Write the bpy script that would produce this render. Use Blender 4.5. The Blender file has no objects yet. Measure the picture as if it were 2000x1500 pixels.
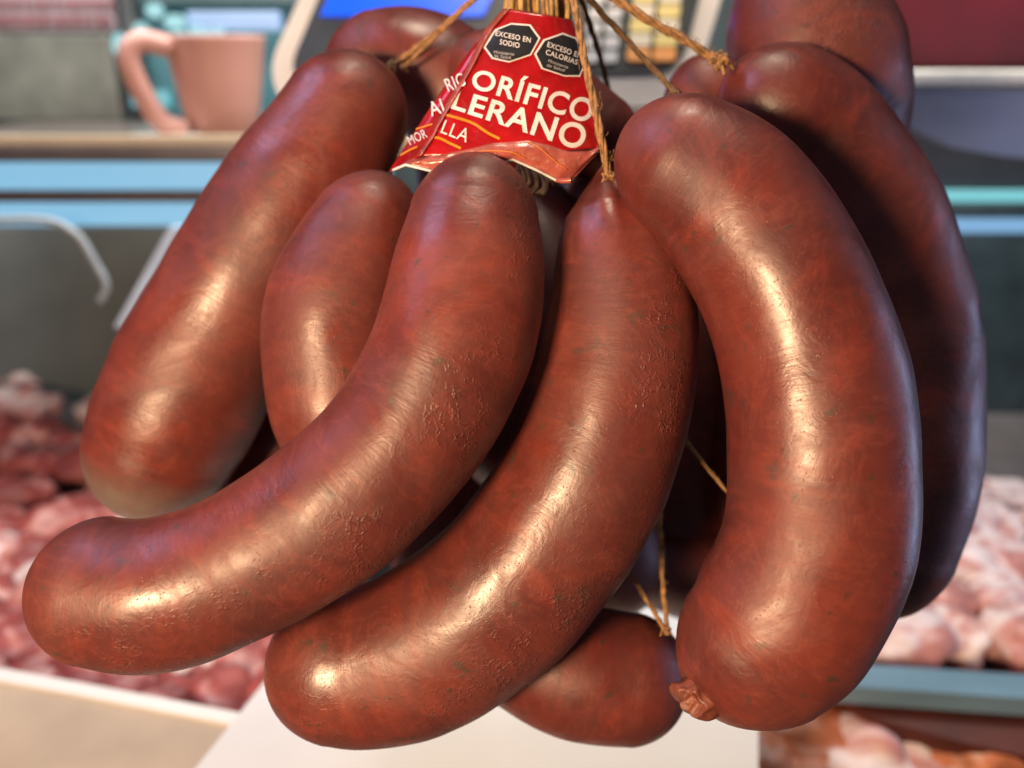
import bpy, bmesh, math, random
from mathutils import Vector, Matrix, noise as mn
from mathutils.geometry import tessellate_polygon
random.seed(7)
sc = bpy.context.scene
R = math.radians
# ------------------------------------------------------------------ camera
CAM = Vector((0, 0, 1.5)); PITCH = R(20); K = 36/32/2000
ROT = Matrix.Rotation(R(90)-PITCH, 3, 'X')
cd = bpy.data.cameras.new('camera'); cam = bpy.data.objects.new('camera', cd); sc.collection.objects.link(cam)
cam.location = CAM; cam.rotation_euler = (R(90)-PITCH, 0, 0)
cd.lens = 32; cd.sensor_width = 36; cd.clip_start = 0.02; cd.clip_end = 60
cd.dof.use_dof = True; cd.dof.focus_distance = 0.425; cd.dof.aperture_fstop = 3.8
sc.camera = cam
# ------------------------------------------------------------------ world + lamps
w = bpy.data.worlds.new('World'); sc.world = w; w.use_nodes = True
w.node_tree.nodes['Background'].inputs[0].default_value = (0.62, 0.74, 1.0, 1)
w.node_tree.nodes['Background'].inputs[1].default_value = 0.055
sc.view_settings.view_transform = 'Standard'; sc.view_settings.look = 'None'
sc.view_settings.exposure = 0; sc.view_settings.gamma = 1
sc.render.engine = 'CYCLES'; sc.cycles.use_denoising = True
def lamp(name, v, target, sx, sy, power, col):
    l = bpy.data.lights.new(name, 'AREA'); l.shape = 'RECTANGLE'; l.size = sx; l.size_y = sy; l.energy = power; l.color = col
    o = bpy.data.objects.new(name, l); sc.collection.objects.link(o)
    p = CAM + ROT @ Vector(v); t = CAM + ROT @ Vector(target)
    o.location = p; o.rotation_euler = (t-p).to_track_quat('-Z', 'Y').to_euler(); return o
T = (0.02, 0, -0.46)
lamp('warm_key_lamp', (-0.42, -0.10, 0.36), T, 0.20, 0.13, 16, (1.0, 0.66, 0.38))
lamp('ceiling_lamp', (0.05, 1.0, -0.28), T, 0.24, 0.20, 4.6, (1.0, 0.86, 0.66))
lamp('cool_overhead_lamp', (-0.66, 0.80, -0.22), T, 0.6, 0.4, 3.8, (0.58, 0.58, 1.0))
lamp('cool_far_side_lamp', (1.05, 0.0, -0.62), T, 0.3, 0.8, 2.6, (0.50, 0.62, 1.0))
lamp('case_lamp', (0.0, 0.9, -1.0), (0, 0.3, -2.2), 1.8, 0.4, 36, (1.0, 0.98, 0.94))
# ------------------------------------------------------------------ helpers
def pt(px, py, d): return CAM + ROT @ Vector(((px-1000)*K*d, (750-py)*K*d, -d))
def ray(px, py): return ROT @ Vector(((px-1000)*K, (750-py)*K, -1))
def on_z(px, py, z): r = ray(px, py); return CAM + r*((z-CAM.z)/r.z)
def on_y(px, py, y): r = ray(px, py); return CAM + r*((y-CAM.y)/r.y)
def on_pl(px, py, P, N): r = ray(px, py); return CAM + r*((P-CAM).dot(N)/r.dot(N))
def tag(o, label=None, cat=None, group=None, kind=None):
    if label: o['label'] = label
    if cat: o['category'] = cat
    if group: o['group'] = group
    if kind: o['kind'] = kind
    return o
def link(name, verts, faces, mat, parent=None, smooth=True, uvs=None, grain=None, origin=None):
    c = origin if origin is not None else sum(verts, Vector())/len(verts)
    pc = parent['_o'] if parent is not None else (0, 0, 0)
    me = bpy.data.meshes.new(name); me.from_pydata([v-c for v in verts], [], faces)
    o = bpy.data.objects.new(name, me); sc.collection.objects.link(o)
    if parent is not None: o.parent = parent; o.location = c-Vector(pc)
    else: o.location = c
    o['_o'] = tuple(c)
    if uvs is not None:
        ul = me.uv_layers.new(name='UVMap')
        k = 0
        for f in uvs:
            for q in f: ul.data[k].uv = q; k += 1
    if grain is not None:
        a = me.attributes.new('grain', 'FLOAT', 'POINT'); a.data.foreach_set('value', grain)
    me.materials.append(mat)
    if smooth: me.shade_smooth()
    bm = bmesh.new(); bm.from_mesh(me); bmesh.ops.recalc_face_normals(bm, faces=bm.faces); bm.to_mesh(me); bm.free()
    return o
def empty(name, loc):
    o = bpy.data.objects.new(name, None); sc.collection.objects.link(o); o.location = loc; o.empty_display_size = .02
    o['_o'] = tuple(loc); return o
class MB:
    def __init__(s): s.v = []; s.f = []
    def add(s, v, f):
        n = len(s.v); s.v += v; s.f += [tuple(i+n for i in q) for q in f]; return s
    def box(s, c, sx, sy, sz, M=None, ch=0.0):
        bm = bmesh.new(); bmesh.ops.create_cube(bm, size=1)
        for v in bm.verts: v.co = Vector((v.co.x*sx, v.co.y*sy, v.co.z*sz))
        if ch: bmesh.ops.bevel(bm, geom=bm.edges[:], offset=ch, segments=2, affect='EDGES', profile=.6)
        bm.verts.index_update()
        s.add([(M @ v.co if M else v.co)+Vector(c) for v in bm.verts], [[v.index for v in f.verts] for f in bm.faces]); bm.free(); return s
    def prism(s, pts, ext):
        """extrude a planar polygon by the vector ext"""
        n = len(pts); ext = Vector(ext)
        v = [Vector(p) for p in pts]+[Vector(p)+ext for p in pts]
        tris = tessellate_polygon([[Vector(p) for p in pts]])
        f = [tuple(t) for t in tris]+[tuple(i+n for i in reversed(t)) for t in tris]
        f += [(i, (i+1) % n, (i+1) % n+n, i+n) for i in range(n)]
        return s.add(v, f)
    def tube(s, pts, r, n=10, closed=True):
        rs = r if isinstance(r, (list, tuple)) else [r]*len(pts)
        fr = frames(pts); base = len(s.v)
        for p, (t, a, b), q in zip(pts, fr, rs):
            for k in range(n):
                an = 2*math.pi*k/n; s.v.append(p+(a*math.cos(an)+b*math.sin(an))*q)
        for i in range(len(pts)-1):
            for k in range(n):
                s.f.append((base+i*n+k, base+i*n+(k+1) % n, base+(i+1)*n+(k+1) % n, base+(i+1)*n+k))
        if closed:
            s.f.append(tuple(base+k for k in reversed(range(n)))); s.f.append(tuple(base+(len(pts)-1)*n+k for k in range(n)))
        return s
    def build(s, name, mat, parent=None, smooth=False, origin=None): return link(name, s.v, s.f, mat, parent, smooth, origin=origin)
def frames(pts):
    out = []; n = len(pts); a = None
    for i in range(n):
        t = (pts[min(i+1, n-1)]-pts[max(i-1, 0)]).normalized()
        if a is None:
            a = t.cross(Vector((0, 1, 0.01))).normalized()
        else:
            a = (a - t*a.dot(t)).normalized()
        out.append((t, a, t.cross(a)))
    return out
def catmull(P, n):
    """P: list of tuples (any dim); n samples per span"""
    out = []; m = len(P)
    for i in range(m-1):
        p0 = P[max(i-1, 0)]; p1 = P[i]; p2 = P[i+1]; p3 = P[min(i+2, m-1)]
        if i == 0: p0 = tuple(2*a-b for a, b in zip(p1, p2))
        if i == m-2: p3 = tuple(2*a-b for a, b in zip(p2, p1))
        for k in range(n):
            t = k/n
            out.append(tuple(.5*((2*b)+(-a+c)*t+(2*a-5*b+4*c-d)*t*t+(-a+3*b-3*c+d)*t**3) for a, b, c, d in zip(p0, p1, p2, p3)))
    out.append(tuple(P[-1])); return out
# ------------------------------------------------------------------ materials
def newmat(name):
    m = bpy.data.materials.new(name); m.use_nodes = True; nt = m.node_tree
    return m, nt, nt.nodes['Principled BSDF']
def N(nt, typ, **kw):
    n = nt.nodes.new(typ)
    for k, v in kw.items():
        if k.startswith('i_'):
            key = k[2:]; n.inputs[int(key) if key.isdigit() else key.replace('_', ' ')].default_value = v
        else: setattr(n, k, v)
    return n
def ramp(nt, stops, interp='LINEAR'):
    n = nt.nodes.new('ShaderNodeValToRGB'); cr = n.color_ramp; cr.interpolation = interp
    while len(cr.elements) < len(stops): cr.elements.new(.5)
    for e, (p, c) in zip(cr.elements, stops): e.position = p; e.color = (*c, 1) if len(c) == 3 else c
    return n
def plain(name, col, rough=.5, metal=0, var=.15, scale=20, bump=.0, coat=0, spec=.5, emit=None, es=0, trans=0):
    m, nt, b = newmat(name); L = nt.links.new
    tc = N(nt, 'ShaderNodeTexCoord'); no = N(nt, 'ShaderNodeTexNoise', i_Scale=scale, i_Detail=5); L(tc.outputs['Object'], no.inputs['Vector'])
    r = ramp(nt, [(.3, tuple(c*(1-var) for c in col)), (.7, tuple(min(1, c*(1+var)) for c in col))])
    L(no.outputs[0], r.inputs[0]); L(r.outputs[0], b.inputs['Base Color'])
    b.inputs['Roughness'].default_value = rough; b.inputs['Metallic'].default_value = metal
    b.inputs['Coat Weight'].default_value = coat; b.inputs['Specular IOR Level'].default_value = spec
    b.inputs['Transmission Weight'].default_value = trans
    if emit: b.inputs['Emission Color'].default_value = (*emit, 1); b.inputs['Emission Strength'].default_value = es
    if bump:
        bp = N(nt, 'ShaderNodeBump', i_Strength=bump, i_Distance=.002); L(no.outputs[0], bp.inputs['Height']); L(bp.outputs[0], b.inputs['Normal'])
    return m
def sausage_mat():
    m, nt, b = newmat('smoked_casing'); L = nt.links.new
    tc = N(nt, 'ShaderNodeTexCoord'); oi = N(nt, 'ShaderNodeObjectInfo')
    off = N(nt, 'ShaderNodeVectorMath', operation='SCALE'); off.inputs[0].default_value = (3.1, 5.7, 7.3); L(oi.outputs['Random'], off.inputs['Scale'])
    P = N(nt, 'ShaderNodeVectorMath', operation='ADD'); L(tc.outputs['Object'], P.inputs[0]); L(off.outputs[0], P.inputs[1])
    UV = N(nt, 'ShaderNodeVectorMath', operation='ADD'); L(tc.outputs['UV'], UV.inputs[0]); L(off.outputs[0], UV.inputs[1])
    def noi(vec, scale, detail=4, rough=.5, dist=0, stretch=None):
        n = N(nt, 'ShaderNodeTexNoise', i_Scale=scale, i_Detail=detail, i_Roughness=rough, i_Distortion=dist)
        if stretch:
            mp = N(nt, 'ShaderNodeMapping'); mp.inputs['Scale'].default_value = stretch; L(vec.outputs[0], mp.inputs[0]); L(mp.outputs[0], n.inputs['Vector'])
        else: L(vec.outputs[0], n.inputs['Vector'])
        return n
    def mth(op, a, b_=None, c=None):
        n = N(nt, 'ShaderNodeMath', operation=op)
        for i, x in enumerate((a, b_, c)):
            if x is None: continue
            if hasattr(x, 'links') or hasattr(x, 'is_linked'): L(x, n.inputs[i])
            else: n.inputs[i].default_value = x
        return n.outputs[0]
    def mix(f, a, c, blend='MIX'):
        n = N(nt, 'ShaderNodeMix', data_type='RGBA', blend_type=blend)
        for i, x in ((0, f), (6, a), (7, c)):
            if hasattr(x, 'is_linked'): L(x, n.inputs[i])
            elif isinstance(x, tuple): n.inputs[i].default_value = (*x, 1)
            else: n.inputs[i].default_value = x
        return n.outputs[2]
    big = noi(P, 15, 4, .55, .6)
    r1 = ramp(nt, [(.28, (.092, .0215, .0180)), (.5, (.142, .0285, .0210)), (.72, (.190, .0385, .0250))]); L(big.outputs[0], r1.inputs[0])
    st = noi(UV, 30, 5, .6, 1.4, (1, .55, 1))
    r2 = ramp(nt, [(.52, (0, 0, 0)), (.74, (1, 1, 1))]); L(st.outputs[0], r2.inputs[0])
    col = mix(mth('MULTIPLY', r2.outputs[0], .42), r1.outputs[0], (.33, .052, .026))
    vn = noi(P, 22, 5, .6, 2.2); r6 = ramp(nt, [(.475, (0, 0, 0)), (.5, (1, 1, 1)), (.525, (0, 0, 0))]); L(vn.outputs[0], r6.inputs[0])
    col = mix(mth('MULTIPLY', r6.outputs[0], .15), col, (.36, .085, .055))
    dk = noi(P, 48, 5, .6, .4)
    r3 = ramp(nt, [(.50, (0, 0, 0)), (.72, (1, 1, 1))]); L(dk.outputs[0], r3.inputs[0])
    col = mix(mth('MULTIPLY', r3.outputs[0], .32), col, (.055, .018, .016))
    sp = noi(P, 120, 2, .5, .3); r4 = ramp(nt, [(.685, (0, 0, 0)), (.735, (1, 1, 1))]); L(sp.outputs[0], r4.inputs[0])
    col = mix(mth('MULTIPLY', r4.outputs[0], .6), col, (.045, .040, .024))
    sp2 = noi(P, 60, 3, .55, .6); r5 = ramp(nt, [(.66, (0, 0, 0)), (.74, (1, 1, 1))]); L(sp2.outputs[0], r5.inputs[0])
    col = mix(mth('MULTIPLY', r5.outputs[0], .55), col, (.060, .038, .026))
    fine = noi(UV, 420, 3, .6, 0, (1, .12, 1))
    col = mix(.20, col, fine.outputs[0], 'OVERLAY')
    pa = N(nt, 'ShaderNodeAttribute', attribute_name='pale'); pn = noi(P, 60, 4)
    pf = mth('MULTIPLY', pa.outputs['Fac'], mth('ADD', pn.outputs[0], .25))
    col = mix(pf, col, (.19, .155, .135))  # greyish reflection of the board painted into the lower end
    L(col, b.inputs['Base Color'])
    # bump
    at = N(nt, 'ShaderNodeAttribute', attribute_name='grain')
    gm = noi(P, 26, 4, .6)
    rg = ramp(nt, [(.40, (0, 0, 0)), (.60, (1, 1, 1))]); L(gm.outputs[0], rg.inputs[0])
    mask = mth('MULTIPLY', at.outputs['Fac'], rg.outputs[0])
    wv = noi(P, 240, 2); wadd = N(nt, 'ShaderNodeMix', data_type='VECTOR'); wadd.inputs[0].default_value = .0035
    L(P.outputs[0], wadd.inputs[4]); L(wv.outputs['Color'], wadd.inputs[5])
    vo = N(nt, 'ShaderNodeTexVoronoi', feature='DISTANCE_TO_EDGE', i_Scale=330); L(wadd.outputs[1], vo.inputs['Vector'])
    ve = N(nt, 'ShaderNodeMapRange'); ve.inputs[1].default_value = 0; ve.inputs[2].default_value = .16; ve.inputs[3].default_value = 1; ve.inputs[4].default_value = 0
    L(vo.outputs['Distance'], ve.inputs[0])
    brk = noi(P, 180, 3); rb = ramp(nt, [(.42, (0, 0, 0)), (.62, (1, 1, 1))]); L(brk.outputs[0], rb.inputs[0])
    cells = mth('MULTIPLY', mth('MULTIPLY', ve.outputs[0], rb.outputs[0]), mask)
    b1 = N(nt, 'ShaderNodeBump', i_Strength=.7, i_Distance=.0008); L(cells, b1.inputs['Height'])
    rings = noi(UV, 700, 3, .55, 0, (1, .045, 1))
    b2 = N(nt, 'ShaderNodeBump', i_Strength=.20, i_Distance=.0004); L(rings.outputs[0], b2.inputs['Height']); L(b1.outputs[0], b2.inputs['Normal'])
    wr = noi(P, 60, 4, .6, 2.5)
    b3 = N(nt, 'ShaderNodeBump', i_Strength=.19, i_Distance=.0012); L(wr.outputs[0], b3.inputs['Height']); L(b2.outputs[0], b3.inputs['Normal'])
    pr = noi(P, 900, 2); rp = ramp(nt, [(.66, (0, 0, 0)), (.76, (1, 1, 1))]); L(pr.outputs[0], rp.inputs[0])
    b4 = N(nt, 'ShaderNodeBump', i_Strength=.25, i_Distance=.0005); L(rp.outputs[0], b4.inputs['Height']); L(b3.outputs[0], b4.inputs['Normal'])
    L(b4.outputs[0], b.inputs['Normal'])
    rr = noi(P, 17, 6, .66, .8); mr = N(nt, 'ShaderNodeMapRange'); mr.inputs[1].default_value = .40; mr.inputs[2].default_value = .60; mr.inputs[3].default_value = .32; mr.inputs[4].default_value = .55
    L(rr.outputs[0], mr.inputs[0]); L(mth('ADD', mr.outputs[0], mth('MULTIPLY', at.outputs['Fac'], .14)), b.inputs['Roughness'])
    b.inputs['Specular IOR Level'].default_value = .66
    b.inputs['Subsurface Weight'].default_value = .12; b.inputs['Subsurface Radius'].default_value = (.006, .0015, .0008); b.inputs['Subsurface Scale'].default_value = 1
    return m
M_S = sausage_mat()
M_twine = plain('twine_fibre', (.36, .195, .08), .75, var=.45, scale=260, bump=.8)
M_twined = plain('dark_twine_fibre', (.16, .09, .04), .8, var=.4, scale=260, bump=.8)
M_straw = plain('straw_string', (.50, .30, .10), .6, var=.5, scale=160, bump=.6)
M_tail = plain('casing_knot_skin', (.20, .055, .032), .45, var=.35, scale=130, bump=.9)
def film(name, base, wear):
    m, nt, b = newmat(name); L = nt.links.new; tc = N(nt, 'ShaderNodeTexCoord')
    a = N(nt, 'ShaderNodeTexNoise', i_Scale=55, i_Detail=6, i_Roughness=.65, i_Distortion=.5); L(tc.outputs['Object'], a.inputs['Vector'])
    r = ramp(nt, [(.3, tuple(c*.6 for c in base)), (.6, base)]); L(a.outputs[0], r.inputs[0])
    c = N(nt, 'ShaderNodeTexNoise', i_Scale=240, i_Detail=4, i_Distortion=1.5); L(tc.outputs['Object'], c.inputs['Vector'])
    r2 = ramp(nt, [(.60, (0, 0, 0)), (.70, (1, 1, 1))]); L(c.outputs[0], r2.inputs[0])
    mu = N(nt, 'ShaderNodeMath', operation='MULTIPLY'); L(r2.outputs[0], mu.inputs[0]); mu.inputs[1].default_value = wear
    mx = N(nt, 'ShaderNodeMix', data_type='RGBA'); L(mu.outputs[0], mx.inputs[0]); L(r.outputs[0], mx.inputs[6]); mx.inputs[7].default_value = (.62, .36, .28, 1)
    L(mx.outputs[2], b.inputs['Base Color'])
    bp = N(nt, 'ShaderNodeBump', i_Strength=.5, i_Distance=.0012); L(a.outputs[0], bp.inputs['Height']); L(bp.outputs[0], b.inputs['Normal'])
    b.inputs['Roughness'].default_value = .28; b.inputs['Coat Weight'].default_value = .5; b.inputs['Coat Roughness'].default_value = .15
    return m
M_red = film('red_label_film', (.46, .007, .009), .05)
M_fold = film('creased_label_film', (.45, .09, .06), .95)
M_lip = film('glare_paled_fold', (.50, .12, .09), .5)  # film red paled to carry the warm glare
M_org = plain('orange_ink', (.80, .27, .015), .4, var=.1)
M_ink = plain('white_ink', (.80, .76, .76), .45, var=.08, scale=90)
M_ink2 = plain('grey_white_ink', (.55, .52, .53), .5, var=.08, scale=90)
M_blk = plain('black_ink', (.018, .020, .024), .35, var=.3, scale=70)
M_org = plain('orange_ink', (.80, .27, .015), .4, var=.1)
M_cream = plain('cream_plastic', (.72, .66, .56), .45, var=.06)
M_dark = plain('dark_panel', (.035, .042, .045), .4, var=.3)
M_steel = plain('steel', (.42, .44, .47), .32, metal=.9, var=.2, scale=6)
M_board = plain('white_board', (.86, .87, .85), .55, var=.03, scale=8)
# ------------------------------------------------------------------ sausages
GR = 'smoked sausages hanging in the bunch'
def sausage(pts, label, g=(0.6, -0.6, 0.3), cap=(1.0, 1.0), cone=None, seed=0, grain=1.0, lump=.030, tail=None, nr=112, pale=0):
    """pts: (px, py, radius_px, depth) along the centre line; cap = cap length / radius"""
    P = catmull([(*pt(x, y, d), r*K*d) for x, y, r, d in pts], 26)
    c = [Vector(p[:3]) for p in P]; rad = [p[3] for p in P]
    # smooth radii
    for _ in range(6): rad = [rad[0]]+[(rad[i-1]+2*rad[i]+rad[i+1])/4 for i in range(1, len(rad)-1)]+[rad[-1]]
    for _ in range(220): c = [c[0]]+[(c[i-1]+2*c[i]+c[i+1])/4 for i in range(1, len(c)-1)]+[c[-1]]
    t0 = (c[0]-c[1]).normalized(); t1 = (c[-1]-c[-2]).normalized()
    pre = []; post = []
    st_ = max(2, len(c)//60); m0 = (rad[st_]-rad[0])/max(1e-6, (c[st_]-c[0]).length); m1 = (rad[-1-st_]-rad[-1])/max(1e-6, (c[-1-st_]-c[-1]).length)
    for k in range(15, 0, -1):
        a = (k/15)*math.pi/2
        if cone:   # drawn up to a tied point
            u = k/15; q = (1-u)**.85*(1-.15*u)+.035
            pre.append((c[0]+t0*rad[0]*cap[0]*u, rad[0]*q))
        else: pre.append((c[0]+t0*rad[0]*cap[0]*math.sin(a), (rad[0]-m0*rad[0]*cap[0]*math.sin(a)*.8)*max(math.cos(a), .0)**.9+.0004))
    for k in range(1, 16):
        a = (k/15)*math.pi/2; post.append((c[-1]+t1*rad[-1]*cap[1]*math.sin(a), (rad[-1]-m1*rad[-1]*cap[1]*math.sin(a)*.8)*max(math.cos(a), 0)**.9+.0004))
    seq = pre+list(zip(c, rad))+post
    cs = [s[0] for s in seq]; rs = [s[1] for s in seq]
    fr = frames(cs); gdir = ROT @ Vector(g).normalized()
    V = []; G = []; U = []; F = []; s = 0; n = len(cs); ss = []
    tot = sum((cs[i]-cs[i-1]).length for i in range(1, n)); so = Vector((seed*3.7, seed*1.9, seed*5.3))
    for i in range(n):
        if i: s += (cs[i]-cs[i-1]).length
        ss.append(s); t, a, b = fr[i]
        for k in range(nr):
            an = 2*math.pi*k/nr; nn = a*math.cos(an)+b*math.sin(an); p = cs[i]+nn*rs[i]
            q = rs[i]
            q *= 1+lump*mn.noise(p*16+so)*1.6+lump*.5*mn.noise(p*42+so)
            # tied ends pucker into radial pleats
            for e, st in (((s, .9),) if cone else ()):
                wq = math.exp(-e/(rad[0]*(.75 if (cone and st > .8) else .28)))
                amp = (.16 if (cone and st > .8) else .09)
                q *= 1+amp*wq*mn.noise(Vector((math.cos(an)*3.6, math.sin(an)*3.6, seed+e*9)))*2
            V.append(cs[i]+nn*q)
            gg = max(0, min(1, (nn.dot(gdir)-.34)*2.4))*grain; G.append(gg)
    for i in range(n-1):
        for k in range(nr):
            k2 = (k+1) % nr; F.append((i*nr+k, i*nr+k2, (i+1)*nr+k2, (i+1)*nr+k))
            x0, x1 = k*.24/nr, (k+1)*.24/nr; U.append(((ss[i], x0), (ss[i], x1), (ss[i+1], x1), (ss[i+1], x0)))
    F.append(tuple(reversed(range(nr)))); U.append(tuple((0, 0) for _ in range(nr)))
    F.append(tuple((n-1)*nr+k for k in range(nr))); U.append(tuple((0, 0) for _ in range(nr)))
    o = link('smoked_sausage', V, F, M_S, smooth=True, uvs=U, grain=G)
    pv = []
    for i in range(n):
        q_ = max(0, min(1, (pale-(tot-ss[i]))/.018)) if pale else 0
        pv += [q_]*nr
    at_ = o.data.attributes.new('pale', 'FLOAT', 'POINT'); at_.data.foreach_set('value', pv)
    tag(o, label, 'sausage', GR)
    return o
A = sausage([(925, 425, 126, .450), (917, 520, 147, .442), (900, 625, 154, .437), (848, 762, 155, .434), (742, 912, 153, .431), (580, 1042, 152, .429), (425, 1128, 151, .428), (297, 1166, 150, .428), (200, 1156, 142, .430)],
  'long curved front sausage running from under the red label to the lower left edge', (.62, -.7, .35), (1.0, .95), seed=1)
B = sausage([(1192, 425, 92, .470), (1200, 480, 118, .468), (1214, 565, 138, .468), (1213, 665, 151, .468), (1192, 795, 158, .468), (1137, 935, 162, .468), (1045, 1090, 166, .472), (945, 1192, 166, .476), (820, 1272, 162, .480), (715, 1302, 155, .482), (662, 1302, 148, .482)],
  'middle curved sausage drawn up to a tied point under the steep twine', (.75, -.55, .35), (1.15, .95), cone=True, seed=2)
C = sausage([(1338, 322, 140, .440), (1410, 368, 154, .436), (1505, 495, 166, .432), (1580, 675, 172, .430), (1606, 840, 179, .430), (1604, 1000, 182, .430), (1575, 1120, 183, .432), (1520, 1215, 180, .435), (1476, 1262, 164, .438)],
  'fat banana shaped sausage at right front whose lower end bears a puckered knot', (.3, .2, .3), (1.0, .98), seed=3, grain=0)
D = sausage([(1512, 205, 124, .515), (1575, 255, 146, .530), (1655, 390, 157, .545), (1722, 540, 160, .555), (1750, 720, 160, .560), (1750, 880, 156, .560), (1733, 990, 148, .560), (1718, 1070, 136, .560)],
  'long dark sausage directly behind the banana shaped one at the right', (.6, .2, .3), (.9, 1.0), seed=4, grain=0)
E = sausage([(1572, 50, 160, .57), (1588, 115, 176, .575), (1600, 210, 170, .59), (1612, 310, 150, .61)],
  'fat sausage at the top right corner with a rough wrinkled top, above the dark one', (-.2, .5, .9), seed=5, grain=1.5)
Fs = sausage([(1385, 200, 92, .56), (1400, 270, 105, .565), (1420, 380, 108, .57), (1440, 480, 105, .58)],
  'small brown sausage peeking out left of the thick twine knot', seed=6, grain=.2)
Gs = sausage([(735, 128, 100, .60), (800, 128, 112, .60), (880, 165, 118, .605), (925, 270, 118, .61), (930, 370, 112, .615)],
  'dark arching sausage at upper left under the blue screen, behind the red label', seed=7, grain=.2)
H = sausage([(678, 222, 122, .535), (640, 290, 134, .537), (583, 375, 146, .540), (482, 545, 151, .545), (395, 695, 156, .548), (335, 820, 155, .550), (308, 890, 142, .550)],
  'long slanting sausage furthest left, its lower end, painted pale as by reflected light, behind the front one', (-.3, -.6, .2), (.98, .92), seed=8, grain=.2, pale=.036)
I = sausage([(722, 440, 108, .500), (690, 510, 128, .495), (664, 590, 141, .493), (656, 690, 144, .493), (672, 800, 142, .495), (715, 890, 130, .50)],
  'shorter bright sausage wedged between the slanting left sausage and the long curved front one', (-.5, .2, .2), seed=9, grain=.2)
J = sausage([(608, 725, 105, .64), (548, 840, 123, .635), (520, 930, 123, .63), (514, 1010, 112, .63)],
  'mostly hidden dark red sausage in the low gap right of the slanting left one', seed=10, grain=.2)
Kk = sausage([(1000, 1270, 105, .520), (1080, 1300, 121, .520), (1160, 1318, 128, .520), (1228, 1326, 124, .520)],
  'short sausage lying crosswise at the bottom, next to the puckered knot', seed=11, grain=.2, cap=(1, .92))
# those deeper inside the bunch
sausage([(1500, 560, 110, .66), (1495, 700, 125, .67), (1490, 850, 125, .67), (1470, 960, 110, .67)],
  'shaded sausage deep in the gap between the middle and the right front sausages', seed=12, grain=.2)
sausage([(1240, 1085, 80, .67), (1310, 1105, 90, .68), (1400, 1130, 98, .68), (1500, 1140, 95, .68)],
  'shaded crosswise sausage behind the two low twines at bottom right of the gap', seed=13, grain=.2)
sausage([(1225, 320, 92, .60), (1210, 400, 110, .60), (1190, 520, 120, .60), (1200, 700, 125, .61)],
  'shaded sausage with greyish top right of the red label, behind the vertical twine', seed=14, grain=.2)
sausage([(1030, 430, 95, .57), (1065, 560, 110, .55), (1050, 720, 112, .55), (1000, 860, 105, .56)],
  'sausage added to keep light out of the narrow slit between front and middle sausages', seed=15, grain=.2)  # added to cut stray light between front and middle
sausage([(1370, 520, 110, .70), (1340, 700, 130, .70), (1330, 860, 135, .70), (1300, 1000, 120, .70)],
  'deepest sausage, added to darken the right gap behind the crossing twine', seed=16, grain=.2)  # put in to fill the right gap with darkness
sausage([(910, 880, 100, .66), (905, 970, 115, .66), (885, 1060, 115, .66), (860, 1160, 100, .66)],
  'sausage added to darken the low end of the slit between the front and middle sausages', seed=17, grain=.2)  # added behind the slit so that it stays dark
sausage([(1130, 900, 105, .66), (1150, 1000, 125, .66), (1180, 1090, 120, .66)],
  'shaded sausage hidden behind the middle one near the upright thin twine', seed=18, grain=.2)
sausage([(955, 140, 80, .56), (1060, 185, 88, .545), (1160, 262, 84, .545)],
  'sausage added to block ceiling light, slanting behind the red label, its right end beside the vertical twine', seed=19, grain=.2)  # added above the slit to stop light falling in behind the label
sausage([(900, 480, 92, .55), (855, 640, 106, .545), (800, 780, 102, .55)],
  'unseen sausage added to block light deep behind the upper half of the long curved front one', seed=20, grain=.2)  # out of view; added to block reflections on the middle sausage
# puckered knot at the end of the right front sausage
def twisted_tail(p0, axis, L, r):
    V = []; F = []; nr = 40; n = 22; axis = axis.normalized(); a = axis.cross(Vector((0, 1, 0))).normalized(); b = axis.cross(a)
    for i in range(n):
        u = i/(n-1); q = r*(.55+.55*math.sin(u*2.6)**2)*(1 if u < .8 else 1-.9*(u-.8))
        for k in range(nr):
            an = 2*math.pi*k/nr; tw = an+u*2.2
            f = 1+.10*math.sin(tw*5)*(.3+u)+.16*math.sin(tw*2+1)+.12*mn.noise(Vector((math.cos(tw)*2, math.sin(tw)*2, u*3)))
            sag = b*0.0
            V.append(p0+axis*(L*u)+(a*math.cos(an)+b*math.sin(an))*q*f+sag)
    for i in range(n-1):
        for k in range(nr): F.append((i*nr+k, i*nr+(k+1) % nr, (i+1)*nr+(k+1) % nr, (i+1)*nr+k))
    # sunken mouth
    m0 = (n-1)*nr; base = len(V); cc = sum(V[m0:m0+nr], Vector())/nr
    for k in range(nr): V.append(cc+(V[m0+k]-cc)*.5-axis*L*.45)
    for k in range(nr): F.append((m0+k, m0+(k+1) % nr, base+(k+1) % nr, base+k))
    F.append(tuple(base+k for k in range(nr))); F.append(tuple(reversed(range(nr))))
    return V, F
p0 = pt(1385, 1335, .440); V, F = twisted_tail(p0, pt(1322, 1406, .405)-p0, .024, .0098)
link('casing_knot', V, F, M_tail, C)
ax_ = (pt(1322, 1406, .405)-p0).normalized(); a_ = ax_.orthogonal().normalized(); b_ = ax_.cross(a_)
MB().tube([p0+ax_*(.009+.0006*q/20)+(a_*math.cos(q*.33)+b_*math.sin(q*.33))*(.0088+.0004*math.sin(q*1.7)) for q in range(58)], .0009, 6).build('knot_string', M_twine, C, True)
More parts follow.
